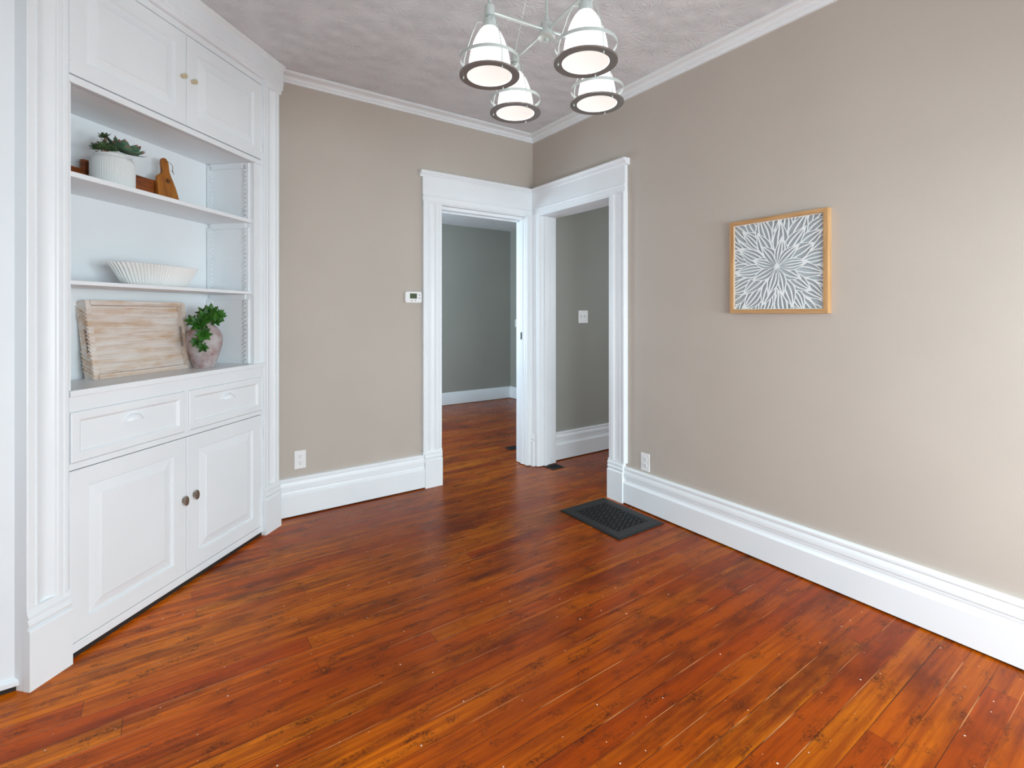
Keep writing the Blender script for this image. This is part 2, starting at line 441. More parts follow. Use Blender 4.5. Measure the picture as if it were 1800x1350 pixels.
# crown: profile = (protrusion, z)
d = 0.0
CROWN = [(0, CEIL-0.0005), (0.080, CEIL-0.0005), (0.080, CEIL-0.008), (0.074, CEIL-0.010), (0.071, CEIL-0.013)]
for k in range(7):
    a = k/6*R90
    CROWN.append((0.069-0.037*math.sin(a), CEIL-0.014-0.018*(1-math.cos(a))))
CROWN += [(0.027, CEIL-0.0325), (0.026, CEIL-0.036), (0.019, CEIL-0.0375), (0.018, CEIL-0.041), (0.014, CEIL-0.043), (0.013, CEIL-0.050), (0, CEIL-0.051)]
b = BM(); prism(b, [(-p, z) for p, z in CROWN], 'x', 0.40, 2.572)
struct(link('trim_1', b, M_WHITE, loc=(0, BACK_Y, 0), angle=18))
b = BM(); prism(b, [(-p, z) for p, z in CROWN], 'x', 0, 4.78)
struct(link('trim_2', b, M_WHITE, loc=RW_O, rot=(0, 0, RW_A), angle=18))

# ------------------------------------------------------------------ door casings
def casing_profile(xo, xi):
    """xo outer edge, xi opening edge; local y negative = into the room"""
    W = abs(xi-xo); s = 1 if xi > xo else -1
    pr = [(0, 0), (0, .036), (.003, .038), (.009, .038), (.012, .035), (.013, .026), (.034, .026), (.037, .0225), (.041, .022), (.044, .027), (.048, .028), (.051, .024)]
    for k in range(9):
        a = k/8; pr.append((.053+a*.047, .023-.009*math.sin(a*PI)))
    pr += [(.102, .026), (.106, .029), (.128, .029), (.132, .027), (.138, .022), (W, .021), (W, 0)]
    return [(xo+s*p, -q) for p, q in pr]
def plinth(b, x0, x1, front=0.034, h=0.275):
    pr = [(0, 0), (front, 0), (front, .200), (front-.004, .206), (front-.012, .209), (front-.006, .213), (front-.003, .224), (front-.007, .236), (front-.010, .239),
          (front-.004, .242), (front-.004, .252), (front-.009, .256), (front-.012, h), (0, h)]
    prism(b, [(-p, z) for p, z in pr], 'x', x0, x1)
def head_trim(b, x0, x1, cap0, cap1):
    prism(b, [(0, 2.098), (-.030, 2.098), (-.031, 2.104), (-.028, 2.108), (-.028, 2.140), (-.033, 2.143), (-.035, 2.148), (-.033, 2.153), (-.026, 2.155), (-.026, 2.284), (0, 2.284)], 'x', x0, x1)
    prism(b, [(0, 2.279), (-.030, 2.279), (-.033, 2.286), (-.034, 2.290), (-.042, 2.293), (-.043, 2.299), (-.052, 2.304), (-.056, 2.312), (-.060, 2.314), (-.060, 2.321), (-.010, 2.324), (0, 2.324)], 'x', cap0, cap1)

# left doorway (in the back wall)
d1 = struct(empty('door_1', (0, BACK_Y, 0)))
b = BM(); prism(b, casing_profile(1.545, 1.696), 'z', 0.27, 2.10); link('casing', b, M_WHITE, d1, angle=15)
b = BM(); plinth(b, 1.562, 1.702); box(b, 1.545, 1.562, -.030, 0, 0.246, .275); link('plinth_block', b, M_WHITE, d1, angle=15)
b = BM(); head_trim(b, 1.545, 2.572, 1.52, 2.572); link('head_casing', b, M_WHITE, d1, angle=15)
b = BM()
box(b, 1.690, 1.702, -0.018, 0.115, 0, 2.10); box(b, 1.70, 2.49, -0.018, 0.115, 2.092, 2.104)
box(b, 1.70, 1.712, 0.035, 0.075, 0, 2.09); box(b, 1.70, 2.49, 0.030, 0.07, 2.070, 2.094)
link('jamb', b, M_WHITE, d1, smooth=False)
b = BM(); box(b, 1.712, 2.478, 0.10, 0.118, 2.062, 2.10); link('jamb', b, M_WHITE, d1, smooth=False)

# corner post between the doorways (plan outline in world coordinates)
P = [(2.60, 3.372), (2.535, 3.490), (2.490, 3.490), (2.490, 3.425), (2.482, 3.422), (2.480, 3.392), (2.484, 3.386), (2.489, 3.384), (2.489, 3.366), (2.485, 3.362), (2.485, 3.352),
     (2.489, 3.348), (2.489, 3.338), (2.492, 3.330), (2.498, 3.325), (2.503, 3.325), (2.507, 3.329), (2.516, 3.329), (2.520, 3.325), (2.524, 3.322), (2.530, 3.318), (2.5335, 3.310), (2.536, 3.304), (2.540, 3.299),
     (2.5425, 3.292), (2.5455, 3.288), (2.5455, 3.278), (2.541, 3.275), (2.541, 3.268), (2.544, 3.260), (2.551, 3.256), (2.566, 3.2555), (2.568, 3.2515), (2.575, 3.250), (2.580, 3.254), (2.606, 3.2555),
     (2.608, 3.247), (2.612, 3.243), (2.640, 3.243), (2.645, 3.247), (2.647, 3.256), (2.672, 3.257), (2.675, 3.253), (2.684, 3.253), (2.687, 3.258), (2.738, 3.259), (2.744, 3.263), (2.744, 3.325), (2.700, 3.332), (2.66, 3.362)]
b = BM(); prism(b, P[::-1], 'z', 0.006, 2.105)
post = struct(link('trim_3', b, M_WHITE, angle=15))
b = BM()
lathe(b, [(0, 0), (.036, 0), (.036, .205), (.030, .212), (.030, .218), (.036, .226), (.0365, .240), (.031, .246), (.031, .250), (.035, .254), (.034, .262), (.024, .272), (.020, .285), (.014, .300), (0, .305)], 28, 2.556, 3.330)
link('corner_block', b, M_WHITE, post)
b = BM(); box(b, 2.4785, 2.482, 3.394, 3.414, 1.06, 1.12); struct_strike = link('strike_plate', b, M_IRON, post, smooth=False)

# right doorway
d2 = struct(empty('door_2', RW_O, RW_A))
b = BM(); prism(b, casing_profile(1.070, 0.919), 'z', 0.27, 2.10); link('casing', b, M_WHITE, d2, angle=15)
b = BM(); plinth(b, 0.911, 1.052, 0.036); link('plinth_block', b, M_WHITE, d2, angle=15)
b = BM(); head_trim(b, 0, 1.068, 0, 1.088); link('head_casing', b, M_WHITE, d2, angle=15)
b = BM()
box(b, 0.912, 0.925, -0.018, 0.18, 0, 2.10); box(b, 0.10, 0.925, -0.018, 0.18, 2.092, 2.104)
box(b, 0.900, 0.912, 0.05, 0.09, 0, 2.09)
link('jamb', b, M_WHITE, d2, smooth=False)

# ------------------------------------------------------------------ painted jamb of the opening left of the cabinet
b = BM()
box(b, -0.66, -0.400, 2.352, 2.45, 0.018, CEIL)
jm = struct(link('trim_4', b, M_WHITE, smooth=False))
b = BM()
prism(b, [(2.352, .018), (2.340, .018), (2.338, .024), (2.339, .034), (2.345, .040), (2.352, .042)], 'x', -0.66, -0.397)
link('base_shoe', b, M_WHITE, jm)
b = BM(); box(b, -0.66, -0.40, 2.347, 2.44, 0, 0.018); link('shadow_gap', b, M_DARKGAP, jm, smooth=False)  # dark block painted in as the shade below the jamb

# ------------------------------------------------------------------ corner cabinet
cab = empty('corner_cabinet', CAB_O, CAB_A, 'white painted built-in corner cabinet with open shelves, two drawers and four panelled doors', 'cabinet')
HW = 0.533; DEP = 0.30; IN = 0.468; IL = 0.515
b = BM()
# face frame and carcass
box(b, -HW, -0.527, 0.0, 0.02, 0.02, 2.76); box(b, 0.527, HW+0.003, 0.0, 0.02, 0.02, 2.76)
box(b, -HW, HW, -0.001, 0.02, 0.020, 0.054, 0.002)
box(b, -HW, HW, 0.0, 0.02, 0.700, 0.7235); box(b, -HW, HW, 0.0, 0.02, 0.9165, 0.972)
box(b, -0.012, 0.012, 0.0, 0.02, 0.7235, 0.9165)
box(b, -HW, HW, 0.012, 0.028, 0.054, 0.690); box(b, -HW, HW, 0.006, 0.028, 0.7235, 0.9165)
box(b, -HW, -0.517, 0.004, 0.03, 0.996, 2.133); box(b, 0.470, HW, 0.004, 0.03, 0.996, 2.133)
box(b, -HW, HW, -0.004, 0.02, 2.133, 2.160, 0.0015)
box(b, -HW, HW, 0.0, 0.02, 2.598, 2.74)
box(b, -HW, HW, 0.012, 0.03, 2.172, 2.588)
link('face_frame', b, M_WHITE, cab, smooth=False)
b = BM()
box(b, -IL-.01, IN+.02, DEP, DEP+0.015, 0.98, 2.15)
link('back_panel', b, M_WHITE, cab, smooth=False)
for s in (-1, 1):
    b = BM(); I_ = IN if s > 0 else IL; x0, x1 = sorted((s*I_, s*(I_+.016)))
    box(b, x0, x1, 0.03, DEP, 0.98, 2.15)
    link('side_panel', b, M_WHITE, cab, smooth=False)
b = BM(); box(b, -IL-.01, IN+.01, 0.016, DEP, 2.133, 2.150); link('top_panel', b, M_WHITE, cab, smooth=False)
def saw(b, x0, x1, yb, dirn, z0, z1, pitch=0.023):
    """serrated shelf strip on the side panel: teeth point along dirn in y"""
    pts = [(yb, z0)]
    n = int((z1-z0)/pitch)
    for k in range(n):
        z = z0+(z1-z0)*k/n; dz = (z1-z0)/n
        pts += [(yb+dirn*0.014, z+0.001), (yb+dirn*0.031, z+dz*0.12), (yb+dirn*0.031, z+dz*0.42), (yb+dirn*0.014, z+dz*0.98)]
    pts.append((yb, z1))
    prism(b, pts, 'x', x0, x1)
for s in (-1, 1):
    I_ = IN if s > 0 else IL; x0, x1 = sorted((s*I_, s*(I_-0.010)))
    for (yb, dr) in ((0.031, 1), (DEP-0.004, -1)):
        b = BM()
        for z0, z1 in ((0.998, 1.36), (1.405, 1.765), (1.811, 2.128)): saw(b, x0, x1, yb, dr, z0, z1)
        link('shelf_strip', b, M_WHITE, cab, smooth=False)
    for z1 in (1.387, 1.790, 2.132):
        b = BM(); box(b, x0, x1, 0.052, DEP-0.022, z1-0.030, z1)
        link('shelf_cleat', b, M_WHITE, cab, smooth=False)
b = BM(); box(b, -IL+.001, IN-.001, 0.014, DEP, 1.790, 1.810, 0.002); link('shelf', b, M_WHITE, cab, smooth=False)
b = BM(); box(b, -IL+.001, IN-.001, 0.014, DEP, 1.388, 1.404, 0.002); link('shelf', b, M_WHITE, cab, smooth=False)
b = BM(); box(b, -HW+0.001, HW+0.012, -0.016, DEP, 0.972, 0.996, 0.003)
link('counter', b, M_WHITE, cab, smooth=False)
# pilasters with plinth blocks
def pil_profile(x0, x1):
    Wd = x1-x0
    pr = [(0, -.05), (0, .012), (.003, .014), (.024, .014), (.027, .009), (.030, .009), (.033, .013), (.036, .012)]
    for k in range(9):
        a = k/8; pr.append((.038+a*.052, .010-.009*math.sin(a*PI)))
    pr += [(.093, .014), (.098, .017), (.112, .017), (.117, .012), (.121, .016), (Wd-.006, .016), (Wd-.002, .013), (Wd, -.05)]
    return [(x0+p, -q) for p, q in pr]
for x0, x1 in ((-0.672, -0.534), (0.534, 0.672)):
    b = BM(); prism(b, pil_profile(x0, x1), 'z', 0.0, 2.70)
    p = link('pilaster', b, M_WHITE, cab, angle=15)
    b = BM(); plinth(b, x0-.001, x1+.001, 0.0265, 0.275); link('plinth_block', b, M_WHITE, p, angle=15)
    b = BM(); prism(b, [(0, 2.600), (-.019, 2.600), (-.024, 2.606), (-.026, 2.616), (-.022, 2.62), (-.024, 2.63), (0, 2.63)], 'x', x0-.002, x1+.003)
    link('capital', b, M_WHITE, p, angle=15)
# cornice with moulding under the ceiling
b = BM()
prism(b, [(0.02, 2.628), (-.018, 2.628), (-.024, 2.634), (-.026, 2.642), (-.024, 2.650), (-.028, 2.655), (-.028, 2.668), (-.032, 2.671), (-.032, 2.676), (-.028, 2.679), (-.028, 2.750), (-.032, 2.754),
          (-.036, 2.760), (-.040, 2.762), (-.044, 2.768), (-.044, CEIL-0.0005), (0.02, CEIL-0.0005)], 'x', -0.690, 0.690)
link('cornice', b, M_WHITE, cab, angle=15)

def panel_door(name, x0, x1, z0, z1, stile, knob, hinge_x, hz, parent=cab, th=0.020, y0=-0.002):
    b = BM()
    st = [(0, y0+th), (0, y0+.002), (.002, y0), (stile, y0), (stile+.003, y0+.004), (stile+.005, y0+.010)]
    nested(b, inset_rects(x0, x1, z0, z1, st), close=False)
    dr = link(name, b, M_WHITE, parent, smooth=False)
    b = BM()
    st = [(stile+.005, y0+.010), (stile+.016, y0+.008), (stile+.045, y0+.003), (stile+.048, y0+.0005), (stile+.049, y0)]
    nested(b, inset_rects(x0, x1, z0, z1, st))
    link('raised_panel', b, M_WHITE, dr, smooth=False)
    for z in hz:
        b = BM(); tube(b, [(hinge_x, y0-.001, z-.035), (hinge_x, y0-.001, z+.035)], .0035, 8)
        s = 1 if hinge_x < (x0+x1)/2 else -1
        a0, a1 = sorted((hinge_x, hinge_x+s*.012)); box(b, a0, a1, y0-.0015, y0, z-.032, z+.032)
        for zz in (z-.012, z+.012): box(b, hinge_x-.004, hinge_x+.004, y0-.005, y0, zz-.0007, zz+.0007)
        link('hinge', b, M_WHITE, dr)
    return dr
# upper doors
for s, xk in ((-1, -0.030), (1, 0.030)):
    x0, x1 = (-0.525, -0.0015) if s < 0 else (0.0015, 0.525)
    dr = panel_door('upper_door', x0, x1, 2.166, 2.594, 0.062, None, s*0.526, (2.245, 2.50))
    b = BM(); lathe(b, [(0, 0), (.008, 0), (.005, .004), (.0045, .010), (.011, .016), (.0125, .021), (.010, .026), (0, .028)], 20)
    k = link('knob', b, M_PALEKNOB, dr, loc=(xk, -0.002, 2.385), rot=(R90, 0, 0)); k['label'] = 'small pale brass knob'
# lower doors
for s, xk, zk in ((-1, -0.022, 0.405), (1, 0.040, 0.412)):
    x0, x1 = (-0.525, -0.0015) if s < 0 else (0.0015, 0.525)
    dr = panel_door('lower_door', x0, x1, 0.057, 0.6965, 0.070, None, s*0.526, (0.16, 0.60))
    b = BM()
    lathe(b, [(0, 0), (.007, 0), (.005, .004), (.005, .011), (.012, .016), (.014, .020), (.012, .025), (0, .026)], 20)
    for v in b.verts: v.co.y *= 1.7; v.co.x *= .85
    k = link('knob', b, M_BRONZE, dr, loc=(xk, -0.002, zk), rot=(R90, 0, 0)); k['label'] = 'worn metal oval knob with paint rubbed off'
# drawers
for x0, x1 in ((-0.522, -0.013), (0.013, 0.524)):
    b = BM()
    nested(b, inset_rects(x0, x1, 0.7265, 0.9135, [(0, 0.02), (0, -.003), (.003, -.005), (.030, -.005), (.033, -.003), (.037, .002), (.040, .004), (.041, .004)]))
    dr = link('drawer', b, M_WHITE, cab, smooth=False)
    # half-moon cup pull
    b = BM(); cx = (x0+x1)/2; cz = 0.836; n = 20; m = 8
    grid = [[b.verts.new((cx+0.040*math.cos(PI*i/n), 0.004-0.026*(math.sin(PI*i/n)**0.8)*math.sin(R90*j/m), cz+0.027*math.sin(PI*i/n)*math.cos(R90*j/m))) for i in range(n+1)] for j in range(m+1)]
    for A, B in zip(grid, grid[1:]):
        for i in range(n): b.faces.new((A[i], A[i+1], B[i+1], B[i]))
    b.faces.new(grid[-1]+grid[0][::-1][1:-1]) if False else None
    prism(b, [(cx+.043*math.cos(PI*k/16), cz-.001+.030*math.sin(PI*k/16)) for k in range(17)], 'y', 0.0015, 0.0045)
    bmesh.ops.remove_doubles(b, verts=b.verts, dist=0.00005)
    link('cup_pull', b, M_WHITE, dr)
b = BM(); box(b, -0.533, 0.533, 0.004, 0.05, 0.0, 0.02); link('toe_shade', b, M_DARKGAP, cab, smooth=False)  # dark strip in place of the shade under the cabinet

# ------------------------------------------------------------------ things on the cabinet
def leaf(b, base, d, up, L, W, T, curl=0.25, lay=None, seg=5, tipv=0.6):
    base = Vector(base); d = Vector(d).normalized(); s = d.cross(Vector(up))
    if s.length < 1e-4: s = d.cross(Vector((1, 0, 0)))
    s.normalize(); u = s.cross(d).normalized(); rings = []
    prof = [0.35, 0.75, 1.0, 0.9, 0.55]
    for k in range(seg):
        t = k/seg
        c = base+d*L*t+u*(curl*L*t*t)
        wd = W*0.5*prof[k]; th = T*0.5*(1-0.6*t)
        rings.append(([b.verts.new(c+s*wd+u*th*0.5), b.verts.new(c+u*th*0.2), b.verts.new(c-s*wd+u*th*0.5), b.verts.new(c-u*th)], t))
    tip = b.verts.new(base+d*L+u*(curl*L))
    fs = []
    for (A, ta), (B, tb) in zip(rings, rings[1:]):
        for i in range(4): fs.append((b.faces.new((A[i], A[(i+1) % 4], B[(i+1) % 4], B[i])), max(0, tb-tipv)/(1-tipv)))
    for i in range(4): fs.append((b.faces.new((rings[-1][0][i], rings[-1][0][(i+1) % 4], tip)), 1.0))
    fs.append((b.faces.new(rings[0][0][::-1]), 0))
    if lay:
        for f, v in fs:
            for lp in f.loops:
                q = 1.0 if lp.vert is tip else 0.0
                lp[lay] = (q, q, q, 1)
def rosette(b, lay, c, axis, rings, L, W, T, curl=0.3, tipv=0.6, rnd=None):
    rnd = rnd or random
    axis = Vector(axis).normalized(); a = axis.cross(Vector((0.3, 0.2, 0.9)))
    if a.length < 1e-3: a = Vector((1, 0, 0))
    a.normalize(); e = axis.cross(a)
    for k, (n, tilt, sc) in enumerate(rings):
        for i in range(n):
            ph = 2*PI*i/n+k*1.1+rnd.uniform(-.12, .12); tl = tilt+rnd.uniform(-.08, .08)
            rad = a*math.cos(ph)+e*math.sin(ph)
            dd = rad*math.cos(tl)+axis*math.sin(tl)
            leaf(b, Vector(c)+rad*L*0.06, dd, axis, L*sc*rnd.uniform(.9, 1.08), W*sc, T, curl, lay, tipv=tipv)

# pot of succulents, top shelf
px, py, pz = on_cab(-0.250, 0.125, 1.81)
pot = empty('potted_succulents', (px, py, pz), CAB_A, 'white ribbed ceramic pot of succulents on the top shelf', 'potted plant')
b = BM()
prof = [(0, 0), (.070, 0), (.076, .004), (.0785, .012)]+[(.079, .012+.098*k/6) for k in range(7)]+[(.078, .118), (.074, .128), (.068, .136), (.066, .139), (.066, .147), (.062, .149), (.059, .146), (.060, .125), (0, .124)]
prof = [(r, z*.95) for r, z in prof]
N = 450
lathe(b, prof, N, rip=lambda i, r, z: (-0.028*abs(math.cos(i*PI/5)) if (.01 < z < .118 and r > .07) else 0))
M_RIB = NT('glazed_ribbed_ceramic'); M_RIB.bump(M_RIB.noise(M_RIB.coord(), 260, 2), 0.25, 0.002)
M_RIB = M_RIB.set(lin(222, 226, 226), 0.22)
link('pot', b, M_RIB, pot, angle=60)
b = BM(); lathe(b, [(.0592, .119), (0, .127)], 32); link('soil', b, M_SOIL, pot)
b = BM(); lay = b.loops.layers.float_color.new('tip')
rr = random.Random(3)
rosette(b, lay, (0.026, -0.020, 0.166), (0.10, -0.28, 0.95), [(8, 0.06, 1.0), (7, 0.30, .95), (6, .65, .75), (4, 1.1, .5)], .088, .054, .008, 0.20, 0.75, rr)
link('rosette', b, M_SUCC, pot)['label'] = 'broad blue-green rosette with pink leaf tips'
b = BM(); lay = b.loops.layers.float_color.new('tip')
rosette(b, lay, (-0.012, 0.026, 0.165), (0.1, -0.1, 1), [(8, 0.3, 1.0), (6, .7, .9), (4, 1.1, .6)], .042, .022, .007, 0.2, 0.75, rr)
link('rosette', b, M_SUCC2, pot)
b = BM(); lay = b.loops.layers.float_color.new('tip')
for (x, y, h) in ((-0.052, -0.012, .040), (-0.036, 0.010, .050), (-0.050, 0.022, .035), (-0.030, -0.030, .030), (-0.018, -0.012, .038)):
    tube(b, [(x*0.9, y*0.9, .128), (x, y, .128+h*0.6)], .005, 6)
    rosette(b, lay, (x, y, .140+h*0.5), (x*3, y*3, 1), [(10, 0.0, .8), (9, .45, .9), (8, .9, 1.0), (4, 1.3, .8)], .030, .008, .006, 0.1, 0.8, rr)
link('spiky_succulent', b, M_SUCC2, pot)
b = BM(); lay = b.loops.layers.float_color.new('tip')
tube(b, [(-0.020, 0.005, .13), (-0.028, 0, .185), (-0.042, -.005, .215)], [.006, .005, .004], 8)
rosette(b, lay, (-0.026, 0, .180), (-.3, 0, 1), [(6, .5, 1.0)], .022, .013, .006, .2, .8, rr)
rosette(b, lay, (-0.040, -.004, .208), (-.6, -.1, .9), [(7, 0.2, 1.0), (6, .7, .9), (3, 1.2, .7)], .026, .015, .006, 0.2, 0.8, rr)
link('tall_succulent', b, M_SUCC2, pot)

# long dark board behind the pot
px, py, pz = on_cab(-0.183, 0.215, 1.81)
t = empty('serving_board', (px, py, pz), CAB_A, 'long dark wooden board lying behind the ribbed pot on the top shelf', 'board')
b = BM(); box(b, -0.117, 0.25, 0.0, 0.022, 0.0005, 0.120, 0.005); link('slab', b, M_WALNUT, t, smooth=False)
b = BM(); box(b, -0.290, -0.112, 0.001, 0.021, 0.0005, 0.078, 0.004); link('handle', b, M_WALNUT, t, smooth=False)

# cutting board leaning on the right of the top shelf
px, py, pz = on_cab(0.090, 0.178, 1.81)
t = empty('cutting_board', (px, py, pz), CAB_A, 'small paddle-shaped wooden cutting board with a handle, right end of the top shelf', 'cutting board')
half = [(-.056, 0), (-.060, .010), (-.062, .05), (-.060, .085), (-.056, .105), (-.048, .116), (-.030, .122), (-.022, .128), (-.018, .140), (-.020, .155), (-.022, .168), (-.019, .182), (-.010, .190), (0, .192)]
half = [(x, z*1.27) for x, z in half]
R_ = [(.010, .190), (.018, .182), (.021, .168), (.018, .152), (.017, .138), (.022, .124), (.034, .106), (.046, .080), (.055, .05), (.060, .02), (.061, 0)]
R_ = [(x, z*1.27) for x, z in R_]
b = BM(); prism(b, (half+R_), 'y', 0, 0.014)
bmesh.ops.bevel(b, geom=[e for e in b.edges if abs(e.verts[0].co.y-e.verts[1].co.y) < 1e-5 and len(e.link_faces) == 2], offset=.002, segments=2, affect='EDGES')
bd = link('paddle', b, M_ACACIA, t, rot=(-0.13, 0, 0), loc=(0.006, 0.004, .003))
b = BM()
for k in range(5):
    a = 2*PI*k/5; tube(b, [(0.002, -.0006, .128), (0.002+.0085*math.sin(a), -.0006, .128+.0085*math.cos(a))], .0014, 6)
for k in range(20):
    a, a2 = 2*PI*k/20, 2*PI*(k+1)/20
    tube(b, [(0.002+.0105*math.sin(a), -.0004, .128+.0105*math.cos(a)), (0.002+.0105*math.sin(a2), -.0004, .128+.0105*math.cos(a2))], .0013, 5)
link('burnt_stamp', b, paint('burnt_mark', lin(40, 24, 14), .8), bd)['label'] = 'small round dark stamped mark'
b = BM(); tube(b, [(.004, -.004, .226), (.018, -.006, .224), (.034, -.004, .218), (.038, -.004, .204), (.033, -.004, .192), (.036, -.004, .180), (.040, -.004, .170)], .0014, 6)
tube(b, [(.033, -.004, .192), (.030, -.004, .180)], .0014, 6)
link('hanging_cord', b, M_TWINE, bd)

# fluted white bowl on the middle shelf
px, py, pz = on_cab(-0.040, 0.125, 1.404)
def bowl():
    b = BM(); N = 384; rings = []
    dense = []; p = 2.8
    for k in range(6001):
        c, q = math.cos(2*PI*k/6000), math.sin(2*PI*k/6000)
        dense.append((abs(c)**(2/p)*(1 if c >= 0 else -1), abs(q)**(2/p)*(1 if q >= 0 else -1)))
    L_ = [0]
    for (x0, y0), (x1, y1) in zip(dense, dense[1:]): L_.append(L_[-1]+math.hypot((x1-x0)*.20, (y1-y0)*.075))
    UNIT = []; k = 0
    for i in range(N):
        while L_[k+1] < L_[-1]*i/N: k += 1
        UNIT.append(dense[k])

    def pt(A, B, z, i, amp):
        x, y = A*UNIT[i][0], B*UNIT[i][1]
        r = 1-amp*abs(math.cos(i*PI/6)); return (x*r, y*r, z)
    for A, B, z, amp in ((.148, .045, 0, 0), (.156, .050, .004, .03), (.178, .062, .040, .06), (.200, .074, .075, .06), (.219, .084, .097, .06),
                         (.214, .081, .098, .06), (.186, .064, .074, 0), (.162, .050, .036, 0), (.140, .038, .010, 0)):
        # evenly spaced by arc: reuse angle samples
        rings.append([b.verts.new(pt(A, B, z, i, amp)) for i in range(N)])
    for R1, R2 in zip(rings, rings[1:]):
        for i in range(N): b.faces.new((R1[i], R1[(i+1) % N], R2[(i+1) % N], R2[i]))
    b.faces.new(rings[0][::-1]); b.faces.new(rings[-1])
    return b
o = link('fluted_bowl', bowl(), M_WHITE2, loc=(px, py, pz), rot=(0, 0, CAB_A), angle=50)
tag(o, 'long white fluted ceramic bowl on the middle shelf', 'bowl')

# whitewashed tray leaning on the back panel
px, py, pz = on_cab(-0.020, 0.186, 0.9965)
tr = empty('serving_tray', (px, py, pz), CAB_A-0.03, 'whitewashed carved wooden tray leaning against the back of the cabinet counter', 'tray')
tr.rotation_euler = (-0.150, 0, CAB_A-0.03)
TW, TH, TD = 0.250, 0.345, 0.060
b = BM(); box(b, -TW+.01, TW-.01, 0.034, TD, 0.012, TH-.012); link('base_board', b, M_TRAY, tr, smooth=False)
for z0, z1 in ((0, .020), (TH-.020, TH)):
    b = BM(); prism(b, [(0.0, z0), (0.0, z1), (TD, z1), (TD, z0)], 'x', -TW+.018, TW-.018)
    link('rail', b, M_TRAY, tr, smooth=False)
for s in (-1, 1):
    b = BM()
    # end rail, wider at the rim, with slanting carved grooves on its outer face
    n = 18; xo = s*TW; xi = s*(TW-0.022)
    prism(b, [(xo, 0), (xi, 0), (s*(TW-.018), TD), (s*(TW-.006), TD)], 'z', 0.0, 0.118)
    prism(b, [(xo, 0), (xi, 0), (s*(TW-.018), TD), (s*(TW-.006), TD)], 'z', 0.222, TH)
    prism(b, [(xo, 0), (xi, 0), (xi, .014), (s*(TW-.002), .014)], 'z', 0.118, 0.222)
    prism(b, [(s*(TW-.004), .034), (s*(TW-.020), .034), (s*(TW-.018), TD), (s*(TW-.006), TD)], 'z', 0.118, 0.222)
    rail = link('end_rail', b, M_TRAY, tr, smooth=False)
    b = BM()
    for k in range(n):
        z = 0.004+k*(TH-.045)/n
        ya = 0.013 if 0.100 < z < 0.222 else TD-.002
        up = ya*0.62; xb = s*(TW-.0058) if ya > .02 else s*(TW-.001)
        v = [b.verts.new(p) for p in ((s*TW, .001, z), (s*TW, .001, z+.0105), (xb, ya, z+.0105+up), (xb, ya, z+up),
                                      (s*(TW+.005), .001, z+.003), (s*(TW+.005), .001, z+.0075), (xb+s*.005, ya, z+.0075+up), (xb+s*.005, ya, z+.003+up))]
        for f in ((0, 1, 2, 3), (4, 5, 6, 7), (0, 4, 7, 3), (1, 5, 6, 2), (0, 1, 5, 4), (3, 2, 6, 7)): b.faces.new([v[i] for i in f])
    link('carved_ridges', b, M_TRAY, rail, smooth=False)

# vase
px, py, pz = on_cab(0.237, 0.115, 0.996)
b = BM()
lathe(b, [(0, 0), (.044, 0), (.048, .004), (.058, .035), (.070, .075), (.0795, .115), (.0835, .145), (.082, .168), (.074, .190), (.060, .210), (.046, .224), (.038, .236), (.036, .250), (.038, .256), (.034, .258), (.031, .250), (.030, .235), (.02, .22), (0, .21)], 48)
for v in b.verts:
    a = math.atan2(v.co.y, v.co.x); v.co.x *= 1+.012*math.sin(3*a+v.co.z*30); v.co.y *= 1+.012*math.cos(2*a+v.co.z*24)
o = link('clay_vase', b, M_VASE, loc=(px, py, pz), rot=(0, 0, CAB_A))
tag(o, 'weathered pinkish grey clay vase holding green leaves, right end of the counter', 'vase')
sp = empty('succulent_sprig', (px, py, pz+0.245), CAB_A, 'bright green trailing leafy sprig spilling from the clay vase', 'sprig')
def cr(c, r, z): return (-.75*c+.66*r, -.66*c-.75*r, z)     # towards / across the viewer's side of the vase
SP = [(.0, .030, .048, .046, 1), (.0, .072, .030, .036, 0), (.045, -.022, -.012, .052, 1), (.02, -.055, .002, .036, 0), (.085, -.004, -.068, .042, 1), (.088, -.034, -.104, .030, 0),
      (.090, -.006, -.134, .030, 0), (.03, .006, .022, .046, 1), (.02, .048, .004, .040, 0), (.0, .0, .040, .04, 1)]
b = BM()
tube(b, [(0, 0, -.05), cr(.01, 0, .008), cr(.04, -.01, .006), cr(.062, -.012, -.03), cr(.080, -.008, -.06), cr(.087, -.02, -.095), cr(.088, -.008, -.128)], .0032, 7)
tube(b, [(0, 0, -.05), cr(0, .01, .01), cr(0, .035, .03), cr(0, .07, .022)], .0032, 7)
tube(b, [(0, 0, -.05), cr(0, 0, .01), cr(0, 0, .035)], .0032, 7)
link('stem', b, M_SUCC2, sp)
for k, (c_, r_, z, L, big) in enumerate(SP):
    b = BM(); lay = b.loops.layers.float_color.new('tip')
    ax = cr(1.0, r_*8, .5 if k not in (4, 5, 6) else .1)
    rosette(b, lay, cr(c_, r_, z), ax, [(8, .05, 1.0), (7, .45, .9), (4, .95, .6)] if big else [(6, .05, 1.0), (5, .5, .85), (3, 1.0, .5)], L, L*.46, .005, .12, .72, rr)
    link('leaf_rosette', b, M_SPRIG, sp)

